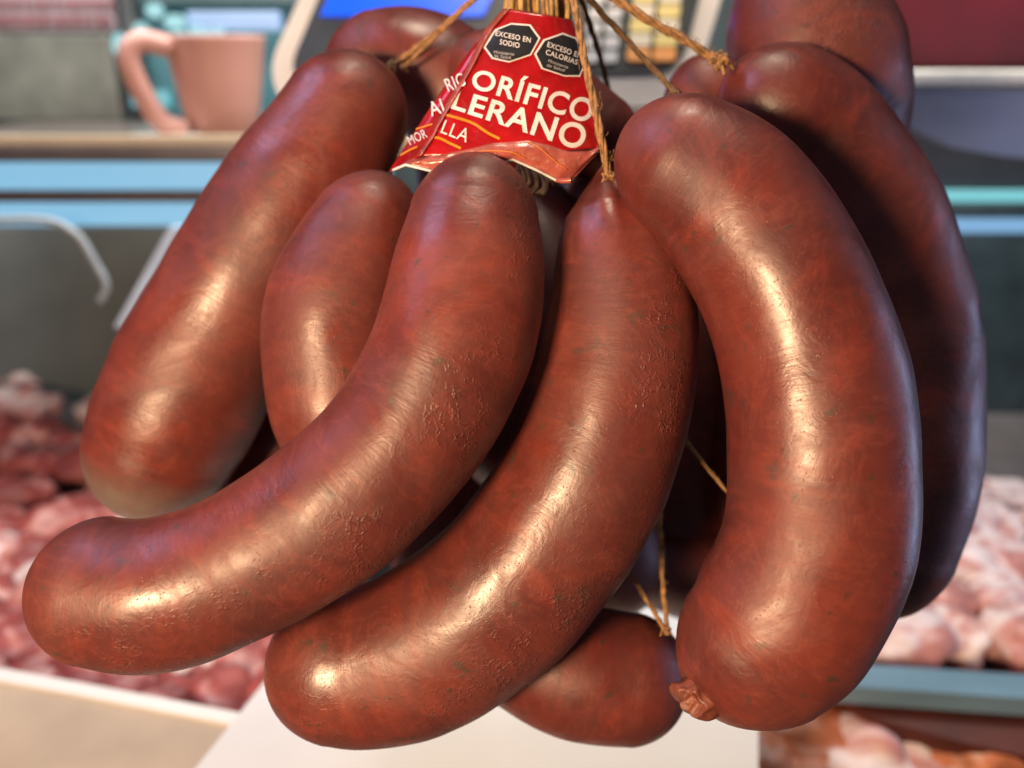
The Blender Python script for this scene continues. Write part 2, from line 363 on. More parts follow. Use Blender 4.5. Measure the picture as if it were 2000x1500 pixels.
# ------------------------------------------------------------------ twines
GT = 'twines the sausages hang from'
def twine(pts, r, label, mat=None, turns=26, group=GT, fuzz=40, wob=1.0):
    mat = mat or M_twine
    P = [Vector(p) for p in catmull([tuple(pt(*p)) for p in pts], 60)]
    fr = frames(P); mb = MB(); L = 0; ph = []
    for i, p in enumerate(P):
        if i: L += (p-P[i-1]).length
        ph.append(L*2*math.pi*turns)
    sd = random.uniform(0, 50)
    for k in range(3):
        st = []; rr = []
        for p, (t, a, b), h in zip(P, fr, ph):
            an = h+k*2.094; w_ = 1+.35*mn.noise(Vector((h*.05, sd, k)))*wob
            st.append(p+(a*math.cos(an)+b*math.sin(an))*r*.52*w_+(a*mn.noise(Vector((h*.02, sd, 9)))+b*mn.noise(Vector((h*.02, 4, sd))))*r*.6)
            rr.append(r*.56*(1+.25*mn.noise(Vector((h*.11, k*3, sd)))))
        mb.tube(st, rr, 7)
    for _ in range(fuzz):
        i = random.randrange(2, len(P)-2); t, a, b = fr[i]; an = random.uniform(0, 6.28); nn = a*math.cos(an)+b*math.sin(an)
        q = P[i]+nn*r*.8; s = [q, q+nn*r*random.uniform(.3, 1)+t*r*random.uniform(-2, 2)*.6, q+nn*r*random.uniform(.6, 1.5)+t*r*random.uniform(-3, 3)*.7]
        mb.tube(s, r*.07, 4)
    for j in range(3):   # the hitch round the tied end
        ax = (fr[-1][0]+Vector((random.uniform(-.5, .5), random.uniform(-.5, .5), random.uniform(-.5, .5)))).normalized(); a = ax.orthogonal().normalized(); b = ax.cross(a)
        mb.tube([P[-1]-fr[-1][0]*r*(.3+j*.7)+(a*math.cos(q*.5)+b*math.sin(q*.5))*r*1.35*(1+.15*math.sin(q*1.3+j)) for q in range(15)], r*.55, 6)
    for j in range(2):
        e = P[-1]-fr[-1][0]*r; v_ = Vector((random.uniform(-1, 1), -.6, random.uniform(-.6, .6))).normalized()
        mb.tube([e, e+v_*r*2.6, e+v_*r*4+Vector((0, 0, -r*1.6))], [r*.55, r*.45, r*.25], 5)
    o = mb.build('hanging_twine', mat, smooth=True); return tag(o, label, 'twine', group)
AP = (1062, -110, .50)
twine([AP, (930, -8, .52), (850, 62, .54), (764, 128, .557)], .0016, 'tan twine running down left to the dark arching sausage, upper of the pair')
twine([AP, (926, 0, .515), (856, 66, .535), (785, 135, .55)], .0012, 'tan twine running down left to the slanting sausage, lower of the pair')
twine([(1085, -110, .475), (1120, 0, .462), (1146, 130, .455), (1168, 230, .455), (1186, 318, .46), (1190, 352, .466)], .0020, 'thick steep tan twine crossing the right edge of the red label to the middle sausage', wob=1.6, fuzz=70)
twine([(1090, -110, .50), (1132, -5, .52), (1170, 110, .56), (1200, 228, .60)], .0016, 'dark brown twine right of the label, running down behind it', M_twined)
twine([(1095, -110, .49), (1150, -5, .49), (1230, 85, .495), (1290, 150, .49), (1322, 188, .48)], .0017, 'brown twine running down right to the fat banana shaped sausage', M_twined, wob=1.4)
twine([(1080, -80, .49), (1200, -6, .49), (1300, 55, .495), (1370, 95, .498), (1412, 118, .498)], .0023, 'thick tan twine running right to the knot beside the dark sausage', wob=1.5, fuzz=80)
twine([(1288, 960, .53), (1290, 1030, .522), (1294, 1130, .512), (1303, 1236, .505)], .0014, 'thin upright twine at the lower right gap, tied to the crosswise sausage')
twine([(1205, 1080, .53), (1240, 1135, .52), (1275, 1190, .51), (1302, 1238, .503)], .0013, 'thin slanting twine meeting the upright one above the crosswise sausage')
twine([(1318, 820, .50), (1345, 868, .50), (1385, 920, .50), (1432, 975, .50)], .0011, 'thin slanting twine crossing the black right gap at mid height')
# knot of the thick twine
kn = MB()
c0 = pt(1408, 122, .492)
for j in range(4):
    ax = Vector((random.uniform(-1, 1), random.uniform(-1, 1), random.uniform(-1, 1))).normalized(); a = ax.orthogonal().normalized(); b = ax.cross(a)
    loop = [c0+(a*math.cos(q*.35)+b*math.sin(q*.35))*.0032*(1+.2*math.sin(q)) for q in range(22)]
    kn.tube(loop, .0013, 7)
for dx, dy in ((-18, -22), (-26, -8), (6, 24)):
    kn.tube([c0, c0+(pt(1408+dx*.6, 122+dy*.5, .488)-c0), pt(1408+dx, 122+dy, .486)], [.0013, .001, .0007], 6)
tag(kn.build('twine_knot', M_twine, smooth=True), 'tan twine knot with frayed ends left of the dark sausage at upper right', 'knot')
# bundle of straw strings in the neck of the label
bd = MB()
for j in range(46):
    u = random.random(); x0 = 985+u*125; dpt = .478+random.uniform(-.012, .014)
    pts_ = [(1040+(u-.5)*70, -230, dpt+.02), (1045+(u-.5)*95, -90, dpt+.01), (x0, 5, dpt), (x0+random.uniform(-6, 6), 60, dpt+.004), (1000+u*90, 150, dpt+.014)]
    P = [Vector(p) for p in catmull([tuple(pt(*p)) for p in pts_], 8)]
    bd.tube(P, random.uniform(.0008, .0017), 6)
tag(bd.build('string_bundle', M_straw, smooth=True), 'bundle of straw coloured strings rising out of the neck of the red label', 'string bundle')
# loose straw ends under the label
le = MB()
for j in range(12):
    x, y = 1035+random.uniform(-25, 40), 335+random.uniform(-8, 25)
    P = [Vector(p) for p in catmull([tuple(pt(x, y-30, .50)), tuple(pt(x+random.uniform(-12, 14), y+10, .495)), tuple(pt(x+random.uniform(-20, 28), y+28, .49))], 6)]
    le.tube(P, random.uniform(.0006, .0013), 5)
tag(le.build('loose_straw_ends', M_straw, smooth=True), 'tangle of brown straw ends just below the lower edge of the red label', 'straw ends')
# ------------------------------------------------------------------ label
def interp(tab, y):
    if y <= tab[0][1]: return tab[0][0]
    for (x0, y0), (x1, y1) in zip(tab, tab[1:]):
        if y <= y1: return x0+(x1-x0)*(y-y0)/(y1-y0)
    return tab[-1][0]
crease = [(994, 17), (960, 56), (941, 92), (921, 134), (879, 207), (846, 269), (822, 304)]
right = [(1117, 39), (1131, 76), (1148, 110), (1160, 168), (1170, 224), (1180, 255), (1175, 288)]
left = [(969, 36), (938, 73), (907, 112), (868, 168), (834, 218), (795, 280), (759, 334)]
def bez(tab, v):   # v 0..1 along a polyline
    n = len(tab)-1; f = min(max(v, 0), 1)*n; i = min(int(f), n-1); t = f-i
    return (tab[i][0]+(tab[i+1][0]-tab[i][0])*t, tab[i][1]+(tab[i+1][1]-tab[i][1])*t)
def ldepth(px, py):
    cx = interp(crease, py); rx = interp(right, py)
    d = .462-.010*(py/300)
    if px >= cx:
        u = (px-cx)/(rx-cx); d += .002+.014*max(u-.55, 0)**2*3-.004*math.sin(min(u, 1)*math.pi)
    else: d += .002+(cx-px)*.00042
    return d+.0006*mn.noise(Vector((px*.03, py*.03, 3)))
lab = None
V = []; F = []; nu, nv = 40, 44
for j in range(nv+1):
    v = j/nv; a = bez(crease, v); b = bez(right, v)
    for i in range(nu+1):
        u = i/nu; px = a[0]+(b[0]-a[0])*u; py = a[1]+(b[1]-a[1])*u+5*math.sin(u*math.pi)*(v-.2)
        V.append(pt(px, py, ldepth(px, py)))
for j in range(nv):
    for i in range(nu):
        q = j*(nu+1)+i; F.append((q, q+1, q+nu+2, q+nu+1))
lab = empty('product_label', pt(1040, 180, .462))
tag(lab, 'creased red plastic label with white lettering and two black octagons wrapped round the strings', 'label')
def sheet(name, V, F, mat, thick=.0003):
    o = link(name, V, F, mat, lab, True); s = o.modifiers.new('thickness', 'SOLIDIFY'); s.thickness = thick; s.offset = -1
    return o
# normals must face the camera before solidify
def face_cam(o):
    me = o.data; n = sum((p.normal*p.area for p in me.polygons), Vector()); c = Vector(o['_o'])
    if n.dot(CAM-c) < 0:
        bm = bmesh.new(); bm.from_mesh(me); bmesh.ops.reverse_faces(bm, faces=bm.faces); bm.to_mesh(me); bm.free()
    return o
face_cam(sheet('front_face', V, F, M_red))
# left, creased side
V = []; F = []; nu = 16
for j in range(nv+1):
    v = j/nv; a = bez(left, v); b = bez(crease, v)
    for i in range(nu+1):
        u = i/nu; px = a[0]+(b[0]-a[0])*u; py = a[1]+(b[1]-a[1])*u
        d = ldepth(px, py)-.0014*math.exp(-((u-.86)/.1)**2)+.0008*math.sin(u*9+v*4)
        V.append(pt(px, py, d))
for j in range(nv):
    for i in range(nu):
        q = j*(nu+1)+i; F.append((q, q+1, q+nu+2, q+nu+1))
face_cam(sheet('side_face', V, F, M_red))
# crumpled crease ridge
ridge = MB(); pr = [Vector(pt(bez(crease, t/40)[0]-5+3*mn.noise(Vector((t*.4, 1, 1))), bez(crease, t/40)[1], ldepth(*bez(crease, t/40))-.0006)) for t in range(41)]
V = []; F = []
for j, t in enumerate(range(61)):
    v = t/60; cx, cy = bez(crease, v); wd = 5.5+3*mn.noise(Vector((v*7, 2, 2)))+10*max(0, .5-abs(v-.2))*0.6
    for i in range(9):
        u = i/8; px = cx-4+(u-.5)*2*wd; d = ldepth(px, cy)-.0009-.0016*math.sin(u*math.pi)-.0007*mn.noise(Vector((px*.15, cy*.12, 0)))
        V.append(pt(px, cy, d))
for j in range(60):
    for i in range(8):
        q = j*9+i; F.append((q, q+1, q+10, q+9))
face_cam(sheet('crease', V, F, M_fold))
# raised lower fold (lip), from its crest down to the curled hem
crest = [(812, 303), (862, 301), (910, 289), (966, 275), (1036, 271), (1086, 282), (1114, 291), (1150, 291), (1176, 284)]
hem = [(759, 336), (792, 322), (850, 336), (930, 330), (1002, 312), (1050, 333), (1088, 353), (1112, 357), (1174, 290)]
V = []; F = []; nu, nw = 64, 14
for j in range(nw+1):
    v = j/nw
    for i in range(nu+1):
        u = i/nu; a = bez(crest, u); b = bez(hem, u)
        px = a[0]+(b[0]-a[0])*v; py = a[1]+(b[1]-a[1])*v
        d = ldepth(a[0], a[1])-.0006-.0042*math.sin(min(v*1.7+.12, 1.57))+.012*max(0, v-.45)**1.6+.0010*mn.noise(Vector((px*.035, py*.05, 8)))
        if v < .12: d += .004*(.12-v)/.12
        if u < .12: d += .008*(.12-u)/.12
        if v > .93: d -= .0015
        V.append(pt(px, py, d))
for j in range(nw):
    for i in range(nu):
        q = j*(nu+1)+i; F.append((q, q+1, q+nu+2, q+nu+1))
lipV = V
face_cam(sheet('lower_fold', V, F, M_lip))
# white hem roll
hp = [V[nw*(nu+1)+i] for i in range(2, nu-6)]
MB().tube(hp, .0007, 6).build('hem', M_ink, lab, True)
# curled corner roll
q0 = pt(1082, 351, .454); q1 = pt(1116, 352, .451)
MB().tube([q0, (q0+q1)/2+Vector((0, 0, -.0004)), q1], [.0009, .0016, .0013], 14, False).build('curled_corner', M_fold, lab, True)
# thin orange lines running over the fold
def lipline(path):
    P = []
    for fu, fv in path:
        i = int(fu*nu); j = int(fv*nw); q = lipV[j*(nu+1)+i]; P.append(q+(CAM-q).normalized()*.0006)
    MB().tube([Vector(p) for p in catmull([tuple(p) for p in P], 6)], .00022, 5).build('stripe', M_org, lab, True)
lipline([(.26, .35), (.38, .4), (.48, .6), (.55, .8)]); lipline([(.50, .2), (.58, .35), (.70, .5), (.80, .65)])
# lettering: glyph outlines mapped onto the label
def glyphs(s, bold=.0):
    cu = bpy.data.curves.new('t', 'FONT'); cu.body = s; cu.size = 1; cu.offset = bold; cu.resolution_u = 6; cu.space_character = 1.08
    o = bpy.data.objects.new('t', cu); sc.collection.objects.link(o); bpy.context.view_layer.update()
    me = bpy.data.meshes.new_from_object(o.evaluated_get(bpy.context.evaluated_depsgraph_get()))
    bm = bmesh.new(); bm.from_mesh(me); bmesh.ops.triangulate(bm, faces=bm.faces)
    for _ in range(2): 
        lg = [e for e in bm.edges if e.calc_length() > .16]
        if lg: bmesh.ops.subdivide_edges(bm, edges=lg, cuts=1)
    bmesh.ops.triangulate(bm, faces=bm.faces); bm.verts.index_update()
    v = [tuple(x.co[:2]) for x in bm.verts]; f = [[x.index for x in q.verts] for q in bm.faces]; bm.free()
    bpy.data.objects.remove(o); return v, f
def lettering(name, s, org, end, h, mat, lift=.0005, lean=0, bold=.02, surf=None, grow=0):
    """org/end: the ends of the baseline; h: cap height"""
    v, f = glyphs(s, bold); w_ = max(x for x, y in v); x0 = min(x for x, y in v)
    ex = Vector((end[0]-org[0], end[1]-org[1])); L = ex.length; ex.normalize(); ey = Vector((ex.y, -ex.x))
    ey = Vector((ey.x-lean*ex.x, ey.y-lean*ex.y)); ey *= h/.70
    sx = L/(w_-x0); sf = surf or ldepth
    V = []
    for x, y in v:
        gq = 1+grow*(x-x0)/(w_-x0); px = org[0]+ex.x*(x-x0)*sx+ey.x*y*gq; py = org[1]+ex.y*(x-x0)*sx+ey.y*y*gq; V.append(pt(px, py, sf(px, py)-lift))
    o = link(name, V, f, mat, lab, False); return o
def poly(name, pts_, mat, lift, z=None):
    c = (sum(p[0] for p in pts_)/len(pts_), sum(p[1] for p in pts_)/len(pts_)); V = []; F = []; n = len(pts_)*6
    ring = []
    for i, p in enumerate(pts_):
        q = pts_[(i+1) % len(pts_)]
        for k in range(6): ring.append((p[0]+(q[0]-p[0])*k/6, p[1]+(q[1]-p[1])*k/6))
    for s_ in (1, .75, .5, .25):
        for p in ring:
            x, y = c[0]+(p[0]-c[0])*s_, c[1]+(p[1]-c[1])*s_; V.append(pt(x, y, ldepth(x, y)-lift))
    V.append(pt(*c, ldepth(*c)-lift))
    for s_ in range(3):
        for i in range(n): F.append((s_*n+i, s_*n+(i+1) % n, (s_+1)*n+(i+1) % n, (s_+1)*n+i))
    for i in range(n): F.append((3*n+i, 3*n+(i+1) % n, 4*n))
    return link(name, V, F, mat, lab, False)
def zc(x, y): return (700+x/3.571, y/3.571)
o1 = [zc(*p) for p in ((1065, 160), (1200, 170), (1270, 265), (1205, 385), (1050, 437), (930, 410), (872, 330), (950, 205))]
o2 = [zc(*p) for p in ((1425, 228), (1520, 262), (1570, 350), (1572, 480), (1548, 535), (1440, 535), (1275, 480), (1225, 375), (1290, 275))]
def shrink(P, k):
    c = (sum(p[0] for p in P)/len(P), sum(p[1] for p in P)/len(P)); return [(c[0]+(p[0]-c[0])*k, c[1]+(p[1]-c[1])*k) for p in P]
for o_, t1_, t2_, ln in ((o1, 'EXCESO EN', 'SODIO', ((955, 247), (1200, 298), (985, 308), (1122, 335), (945, 372), (1085, 388), (945, 398), (1060, 412))),
                         (o2, 'EXCESO EN', 'CALORIAS', ((1315, 325), (1555, 408), (1305, 378), (1525, 452), (1322, 432), (1460, 480), (1312, 462), (1435, 500)))):
    poly('octagon_border', o_, M_ink, .0006); poly('octagon', shrink(o_, .92), M_blk, .0009)
    a = [zc(*p) for p in ln]
    lettering('lettering', t1_, a[0], a[1], 10, M_ink, .0012, bold=.012, lean=.1)
    lettering('lettering', t2_, a[2], a[3], 10, M_ink, .0012, bold=.012, lean=.1)
    lettering('lettering', 'Ministerio', a[4], a[5], 6, M_ink2, .0012, bold=0)
    lettering('lettering', 'de Salud', a[6], a[7], 6, M_ink2, .0012, bold=0)
lettering('lettering', 'ORÍFICO', zc(778, 605), zc(1612, 858), 37, M_ink, bold=.022, grow=.22, lean=-.0)
lettering('lettering', 'LERANO', zc(640, 750), zc(1556, 1048), 38, M_ink, bold=.022, grow=.28, lean=-.0)
lettering('lettering', 'ILLA', zc(540, 912), zc(752, 995), 27, M_ink, bold=0)
lettering('lettering', 'RIG', zc(628, 640), zc(752, 590), 26, M_ink, .0018, bold=.01)
lettering('lettering', 'AI', zc(508, 812), zc(604, 780), 28, M_ink, .0018, bold=.01)
lettering('lettering', 'MOR', zc(362, 1012), zc(485, 955), 18, M_ink, .0016, bold=0)
def stripe(pts_, w_, lift, surf=ldepth):
    P = catmull([zc(*p) for p in pts_], 12); V = []; F = []
    for i, p in enumerate(P):
        a = P[max(i-1, 0)]; b = P[min(i+1, len(P)-1)]; t = Vector((b[0]-a[0], b[1]-a[1])).normalized()
        for s_ in (-1, 1):
            x, y = p[0]-t.y*s_*w_, p[1]+t.x*s_*w_; V.append(pt(x, y, surf(x, y)-lift))
    for i in range(len(P)-1): F.append((2*i, 2*i+1, 2*i+3, 2*i+2))
    link('stripe', V, F, M_org, lab, False)
stripe([(610, 800), (700, 825), (800, 860), (900, 925), (985, 968)], 2.5, .0005)
stripe([(400, 900), (450, 885), (515, 865)], 1.5, .0008)
stripe([(510, 955), (570, 965), (640, 1000), (715, 1035)], 2.4, .0005)
stripe([(290, 1082), (350, 1050), (410, 1022)], 1.6, .0008)
# ------------------------------------------------------------------ background, built where it stands
GZ = CAM.z
# floor, wall
fl = MB().box((0, 2.5, -.05), 10, 8, .1).build('floor', plain('floor_tiles', (.22, .21, .20), .6), None); tag(fl, kind='structure')
wl = MB().box((0, 3.0, 1.4), 8, .1, 3.2).build('wall', plain('back_wall', (.055, .075, .078), .5, var=.5, scale=3), None); tag(wl, kind='structure')
# counter: steel top shelf with the jug, on the left
zs = GZ-.085
Ys = 1.18
def ybox(mb, x0, y0, x1, y1, Y, th):
    """upright slab whose front covers these points at distance Y"""
    a = on_y(x0, y0, Y); b = on_y(x1, y1, Y); c = (a+b)/2
    mb.box((c.x, Y+th/2, c.z), abs(b.x-a.x), th, abs(b.z-a.z), ch=min(.004, th*.3)); return mb
sh = empty('steel_shelf', on_y(280, 290, Ys)); tag(sh, 'long steel shelf with a highlight painted along its front edge behind the left sausages, pink jug on top', 'shelf')
a = on_y(-250, 292, Ys); b = on_y(900, 292, Ys)
MB().box(((a.x+b.x)/2, Ys+.2, a.z-.004), b.x-a.x, .40, .024, ch=.004).build('shelf_top', plain('brushed_steel', (.17, .145, .13), .35, metal=.6, var=.35, scale=8), sh)
ybox(MB(), -250, 264, 900, 285, Ys-.012, .010).build('front_edge_highlight', plain('edge_highlight', (.50, .42, .30), .3, var=.2, scale=5), sh)  # cream highlight line put into the strip's colour
ybox(MB(), -250, 286, 900, 309, Ys-.004, .02).build('front_rail', plain('grey_rail', (.16, .15, .17), .4, metal=.4), sh)
ztop = a.z+.009
M_lite = plain('rail_glow', (.06, .10, .13), .4, emit=(.26, .58, .84), es=.85)  # glow put into white rails that only catch the light
for i, (y0, y1, lb) in enumerate(((312, 372, 'wide pale blue rail with painted glow just below the steel shelf at left'), (397, 442, 'narrower pale blue rail with painted glow, lower of the two below the steel shelf'))):
    mb = MB(); ybox(mb, -260, y0, 760, y1, Ys+.02, .03)
    o = mb.build('glow_rail', M_lite); tag(o, lb, 'lit rail', 'lit rails with painted glow below the shelf')
mb = MB(); ybox(mb, -260, 373, 760, 396, Ys+.01, .04); tag(mb.build('dark_bar', plain('brown_bar', (.06, .04, .035), .5)), 'dark brown bar between the two pale blue rails', 'bar')
# case back below the shelf, and its brackets
mb = MB(); ybox(mb, -300, 445, 1000, 1300, Ys+.5, .03); tag(mb.build('case_back_panel', plain('case_back', (.15, .17, .165), .45, var=.3, scale=5)), 'dark grey green back panel inside the display case at left', 'panel')
br = MB()
br.tube([Vector(p) for p in catmull([tuple(on_y(-260, 452, 1.12)), tuple(on_y(40, 428, 1.12)), tuple(on_y(140, 450, 1.12)), tuple(on_y(190, 520, 1.12)), tuple(on_y(208, 560, 1.12)), tuple(on_y(195, 590, 1.12))], 8)], .0048, 10)
tag(br.build('bent_wire_bracket', plain('pale_wire', (.30, .36, .40), .35), smooth=True), 'pale bent wire bracket hanging inside the display case at far left', 'bracket')
br = MB(); br.prism([on_y(330, 445, 1.02), on_y(352, 445, 1.02), on_y(245, 640, 1.02), on_y(222, 640, 1.02)], (0, .02, 0))
tag(br.build('slanting_strip', plain('pale_strip', (.45, .60, .80), .35)), 'pale blue slanting metal strip hugging the outline of the left sausage', 'strip')
# glass case left top
gc = empty('glass_case', on_y(400, 200, 1.55)); tag(gc, 'teal tinted glass cabinet with dark posts and painted bright reflections behind the pink jug', 'glass cabinet')
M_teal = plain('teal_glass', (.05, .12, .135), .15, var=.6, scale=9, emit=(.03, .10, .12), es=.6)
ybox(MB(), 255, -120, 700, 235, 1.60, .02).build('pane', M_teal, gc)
ybox(MB(), 238, -120, 262, 225, 1.55, .03).build('post', M_dark, gc)
ybox(MB(), 258, -60, 700, 8, 1.56, .03).build('top_rail', plain('dark_teal_rail', (.03, .055, .06), .4), gc)
ybox(MB(), 362, 22, 548, 60, 1.54, .02).build('light_strip', plain('blue_light_strip', (.08, .10, .14), .4, emit=(.24, .42, .72), es=.75), gc)
ybox(MB(), 252, 178, 330, 210, 1.54, .02).build('light_strip', plain('teal_light_strip', (.05, .12, .14), .4, emit=(.10, .42, .48), es=.7), gc)
random.seed(3)
glint = plain('glint', (.08, .14, .15), .3, emit=(.28, .58, .64), es=.7)  # glowing discs painted for bright spots reflected in the glass
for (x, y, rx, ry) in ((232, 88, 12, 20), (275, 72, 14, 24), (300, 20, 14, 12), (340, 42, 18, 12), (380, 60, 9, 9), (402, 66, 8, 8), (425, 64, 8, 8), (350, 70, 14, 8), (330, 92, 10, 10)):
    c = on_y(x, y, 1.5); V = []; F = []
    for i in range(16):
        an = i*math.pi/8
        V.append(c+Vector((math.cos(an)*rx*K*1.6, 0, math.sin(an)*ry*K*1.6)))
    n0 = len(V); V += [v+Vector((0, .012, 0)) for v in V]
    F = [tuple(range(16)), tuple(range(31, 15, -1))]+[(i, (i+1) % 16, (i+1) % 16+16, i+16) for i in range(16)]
    link('painted_glint', V, F, glint, gc, False)
# sign and grey-green cabinet door at the far left
sg = empty('wall_sign', on_y(170, 30, 1.7)); tag(sg, 'dim grey sign with dark red lettering at the top left corner', 'sign')
ybox(MB(), -120, -120, 228, 62, 1.70, .02).build('plate', plain('sign_plate', (.22, .17, .19), .6), sg)
sl = MB()
for yy, h in ((8, 16), (42, 20)):
    x = -60
    while x < 216:
        wdt = random.uniform(10, 20); ybox(sl, x, yy-h/2, x+wdt*.55, yy+h/2, 1.69, .006); ybox(sl, x+wdt*.3, yy-h/2, x+wdt, yy-h/5, 1.688, .006); x += wdt+6
sl.build('lettering', plain('dark_red_paint', (.20, .03, .035), .6), sg)
mb = MB(); ybox(mb, -150, 66, 238, 236, 1.62, .03); tag(mb.build('cabinet_door', plain('grey_green_door', (.11, .115, .10), .5, var=.25)), 'matt grey green cabinet door below the sign at the far left', 'cabinet door')
# jug
M_jug = plain('pink_plastic', (.44, .225, .185), .42, var=.08, scale=12)
jc = on_y(436, 240, 1.27); jc.z = ztop
jug = empty('plastic_jug', jc); tag(jug, 'salmon pink plastic jug with a loop handle standing on the steel shelf', 'jug')
pr = [(.0, 0), (.048, .0), (.056, .006), (.064, .04), (.073, .08), (.079, .115), (.081, .120), (.078, .121), (.072, .118), (.060, .06), (.045, .012), (0, .010)]
k_ = .80; V = []; F = []; nr = 48
for (q, z) in pr:
    for k in range(nr):
        an = 2*math.pi*k/nr; V.append(jc+Vector((math.cos(an)*q*k_, math.sin(an)*q*k_, z*1.05)))
for i in range(len(pr)-1):
    for k in range(nr): F.append((i*nr+k, i*nr+(k+1) % nr, (i+1)*nr+(k+1) % nr, (i+1)*nr+k))
link('body', V, F, M_jug, jug)
hpts = [jc+Vector(v) for v in ((-.042, -.042, .112), (-.072, -.066, .119), (-.086, -.074, .100), (-.078, -.068, .060), (-.062, -.056, .022), (-.038, -.040, .010))]
HP = [Vector(p) for p in catmull([tuple(p) for p in hpts], 10)]
MB().tube(HP, [.0135]*len(HP), 14).build('handle', M_jug, jug, True)
# white lid lying on the shelf edge
ld = MB(); c = on_y(322, 262, Ys+.03); c.z = ztop+.003
V = []
ld.prism([c+Vector((math.cos(q*math.pi/16)*.045, math.sin(q*math.pi/16)*.025, 0)) for q in range(32)], (0, 0, .004))
tag(ld.build('white_lid', plain('white_lid_plastic', (.75, .78, .74), .3)), 'flat white lid lying on the steel shelf in front of the jug', 'lid')
# weighing scale
SN = (ROT @ Vector((0.03, .10, 1))).normalized(); SP = pt(950, 60, .98)
def sp(x, y, off=0): return on_pl(x, y, SP, SN)+SN*off
def rounded(P, r=18, n=5):
    out = []; m = len(P)
    for i in range(m):
        p = Vector(P[i]); a = Vector(P[i-1]); b = Vector(P[(i+1) % m]); da = (a-p); db = (b-p)
        ra = min(r, da.length*.45); rb = min(r, db.length*.45); A_ = p+da.normalized()*ra; B_ = p+db.normalized()*rb
        for k in range(n+1):
            t = k/n; q = A_*(1-t)**2+p*2*t*(1-t)+B_*t*t; out.append((q.x, q.y))
    return out
scl = empty('weighing_scale', sp(950, 190)); tag(scl, 'shop scale with cream rim, dark keypad panel and a bright blue screen behind the bunch', 'weighing scale')
MB().prism([sp(x, y) for x, y in rounded([(655, -160), (524, 130), (552, 214), (1330, 206), (1372, 120), (1455, -160)], 46)], -SN*.06).build('housing', M_cream, scl)
MB().prism([sp(x, y, .001) for x, y in rounded([(690, -160), (570, 128), (584, 160), (1300, 146), (1336, 110), (1404, -160)], 30)], SN*.004).build('front_panel', M_dark, scl)
MB().prism([sp(x, y, .0065) for x, y in [(690, -100), (628, 38), (944, 38), (1010, -100)]], SN*.002).build('screen', plain('blue_screen', (.0, .05, .4), .3, emit=(.0, .10, .95), es=1.0), scl)
M_key = plain('white_key', (.62, .62, .60), .5); M_ykey = plain('yellow_key', (.72, .60, .22), .5); M_okey = plain('orange_key', (.85, .36, .10), .5); M_ck = plain('cream_key', (.70, .64, .48), .5)
for r_ in range(-2, 4):
    y0 = 24+r_*28
    for c_ in range(2):
        x0 = 1148+c_*36-r_*3
        if y0+20 < 140: MB().prism([sp(x, y, .0065) for x, y in rounded([(x0, y0), (x0+29, y0), (x0+27, y0+21), (x0-1, y0+21)], 5, 2)], SN*.004).build('key', M_key, scl)
    for c_ in range(2):
        x0 = 1232+c_*50-r_*3
        mt = M_okey if r_ == 3 else (M_ykey if (r_+c_) % 2 else M_ck)
        MB().prism([sp(x, y, .0065) for x, y in rounded([(x0, y0-6), (x0+44, y0-6), (x0+42, y0+18), (x0-1, y0+18)], 5, 2)], SN*.004).build('key', mt, scl)
# white board below the scale and counter shade painted as a bluish slab
mb = MB(); ybox(mb, 900, 205, 1420, 420, 1.15, .04); tag(mb.build('shading', plain('blue_grey_shading', (.20, .24, .33), .5)), 'blue grey slab standing in for counter shade under the weighing scale, seen right of the label', 'shading')
# right side: red panel, rails, grey housing, dark base
mb = MB(); ybox(mb, 1700, -200, 2250, 134, 1.30, .03); tag(mb.build('red_panel', plain('dark_red_panel', (.085, .003, .006), .45, var=.3, scale=10)), 'deep dark red panel in the upper right corner', 'panel')
gh = empty('steel_housing', on_y(1850, 230, 1.2)); tag(gh, 'grey steel housing with a bright upper edge at the right, under the dark red panel', 'housing')
ybox(MB(), 1700, 138, 2250, 166, 1.19, .05).build('upper_edge', plain('bright_edge', (.74, .70, .62), .3), gh)
gp = [on_y(x, y, 1.20) for x, y in ((1700, 167), (2250, 185), (2250, 330), (1960, 305), (1860, 288), (1800, 262), (1740, 220))]
MB().prism(gp, (0, .05, 0)).build('curved_front', plain('grey_steel_front', (.25, .25, .30), .35, metal=.3, var=.2, scale=6), gh)
mb = MB(); ybox(mb, 1600, 170, 2250, 372, 1.30, .03); tag(mb.build('lower_panel', plain('dark_base_paint', (.05, .048, .05), .5)), 'dark base panel below the grey steel housing at the right', 'panel')
mb = MB(); ybox(mb, 1790, 374, 2250, 396, 1.28, .02); tag(mb.build('teal_light_bar', plain('teal_bar', (.06, .12, .12), .4, emit=(.20, .62, .66), es=.9)), 'thin glowing teal light bar at the right edge beside the dark sausage', 'light bar')
mb = MB(); ybox(mb, 1790, 430, 2250, 456, 1.28, .02); tag(mb.build('blue_light_bar', plain('blue_bar', (.06, .1, .14), .4, emit=(.25, .5, .8), es=.8)), 'thin glowing blue light bar below the teal one at the right edge', 'light bar')
mb = MB(); ybox(mb, 1500, 400, 2250, 1100, 1.62, .03); tag(mb.build('case_end_panel', plain('case_end', (.05, .075, .085), .4, var=.3)), 'dark back panel of the display case at the right', 'panel')
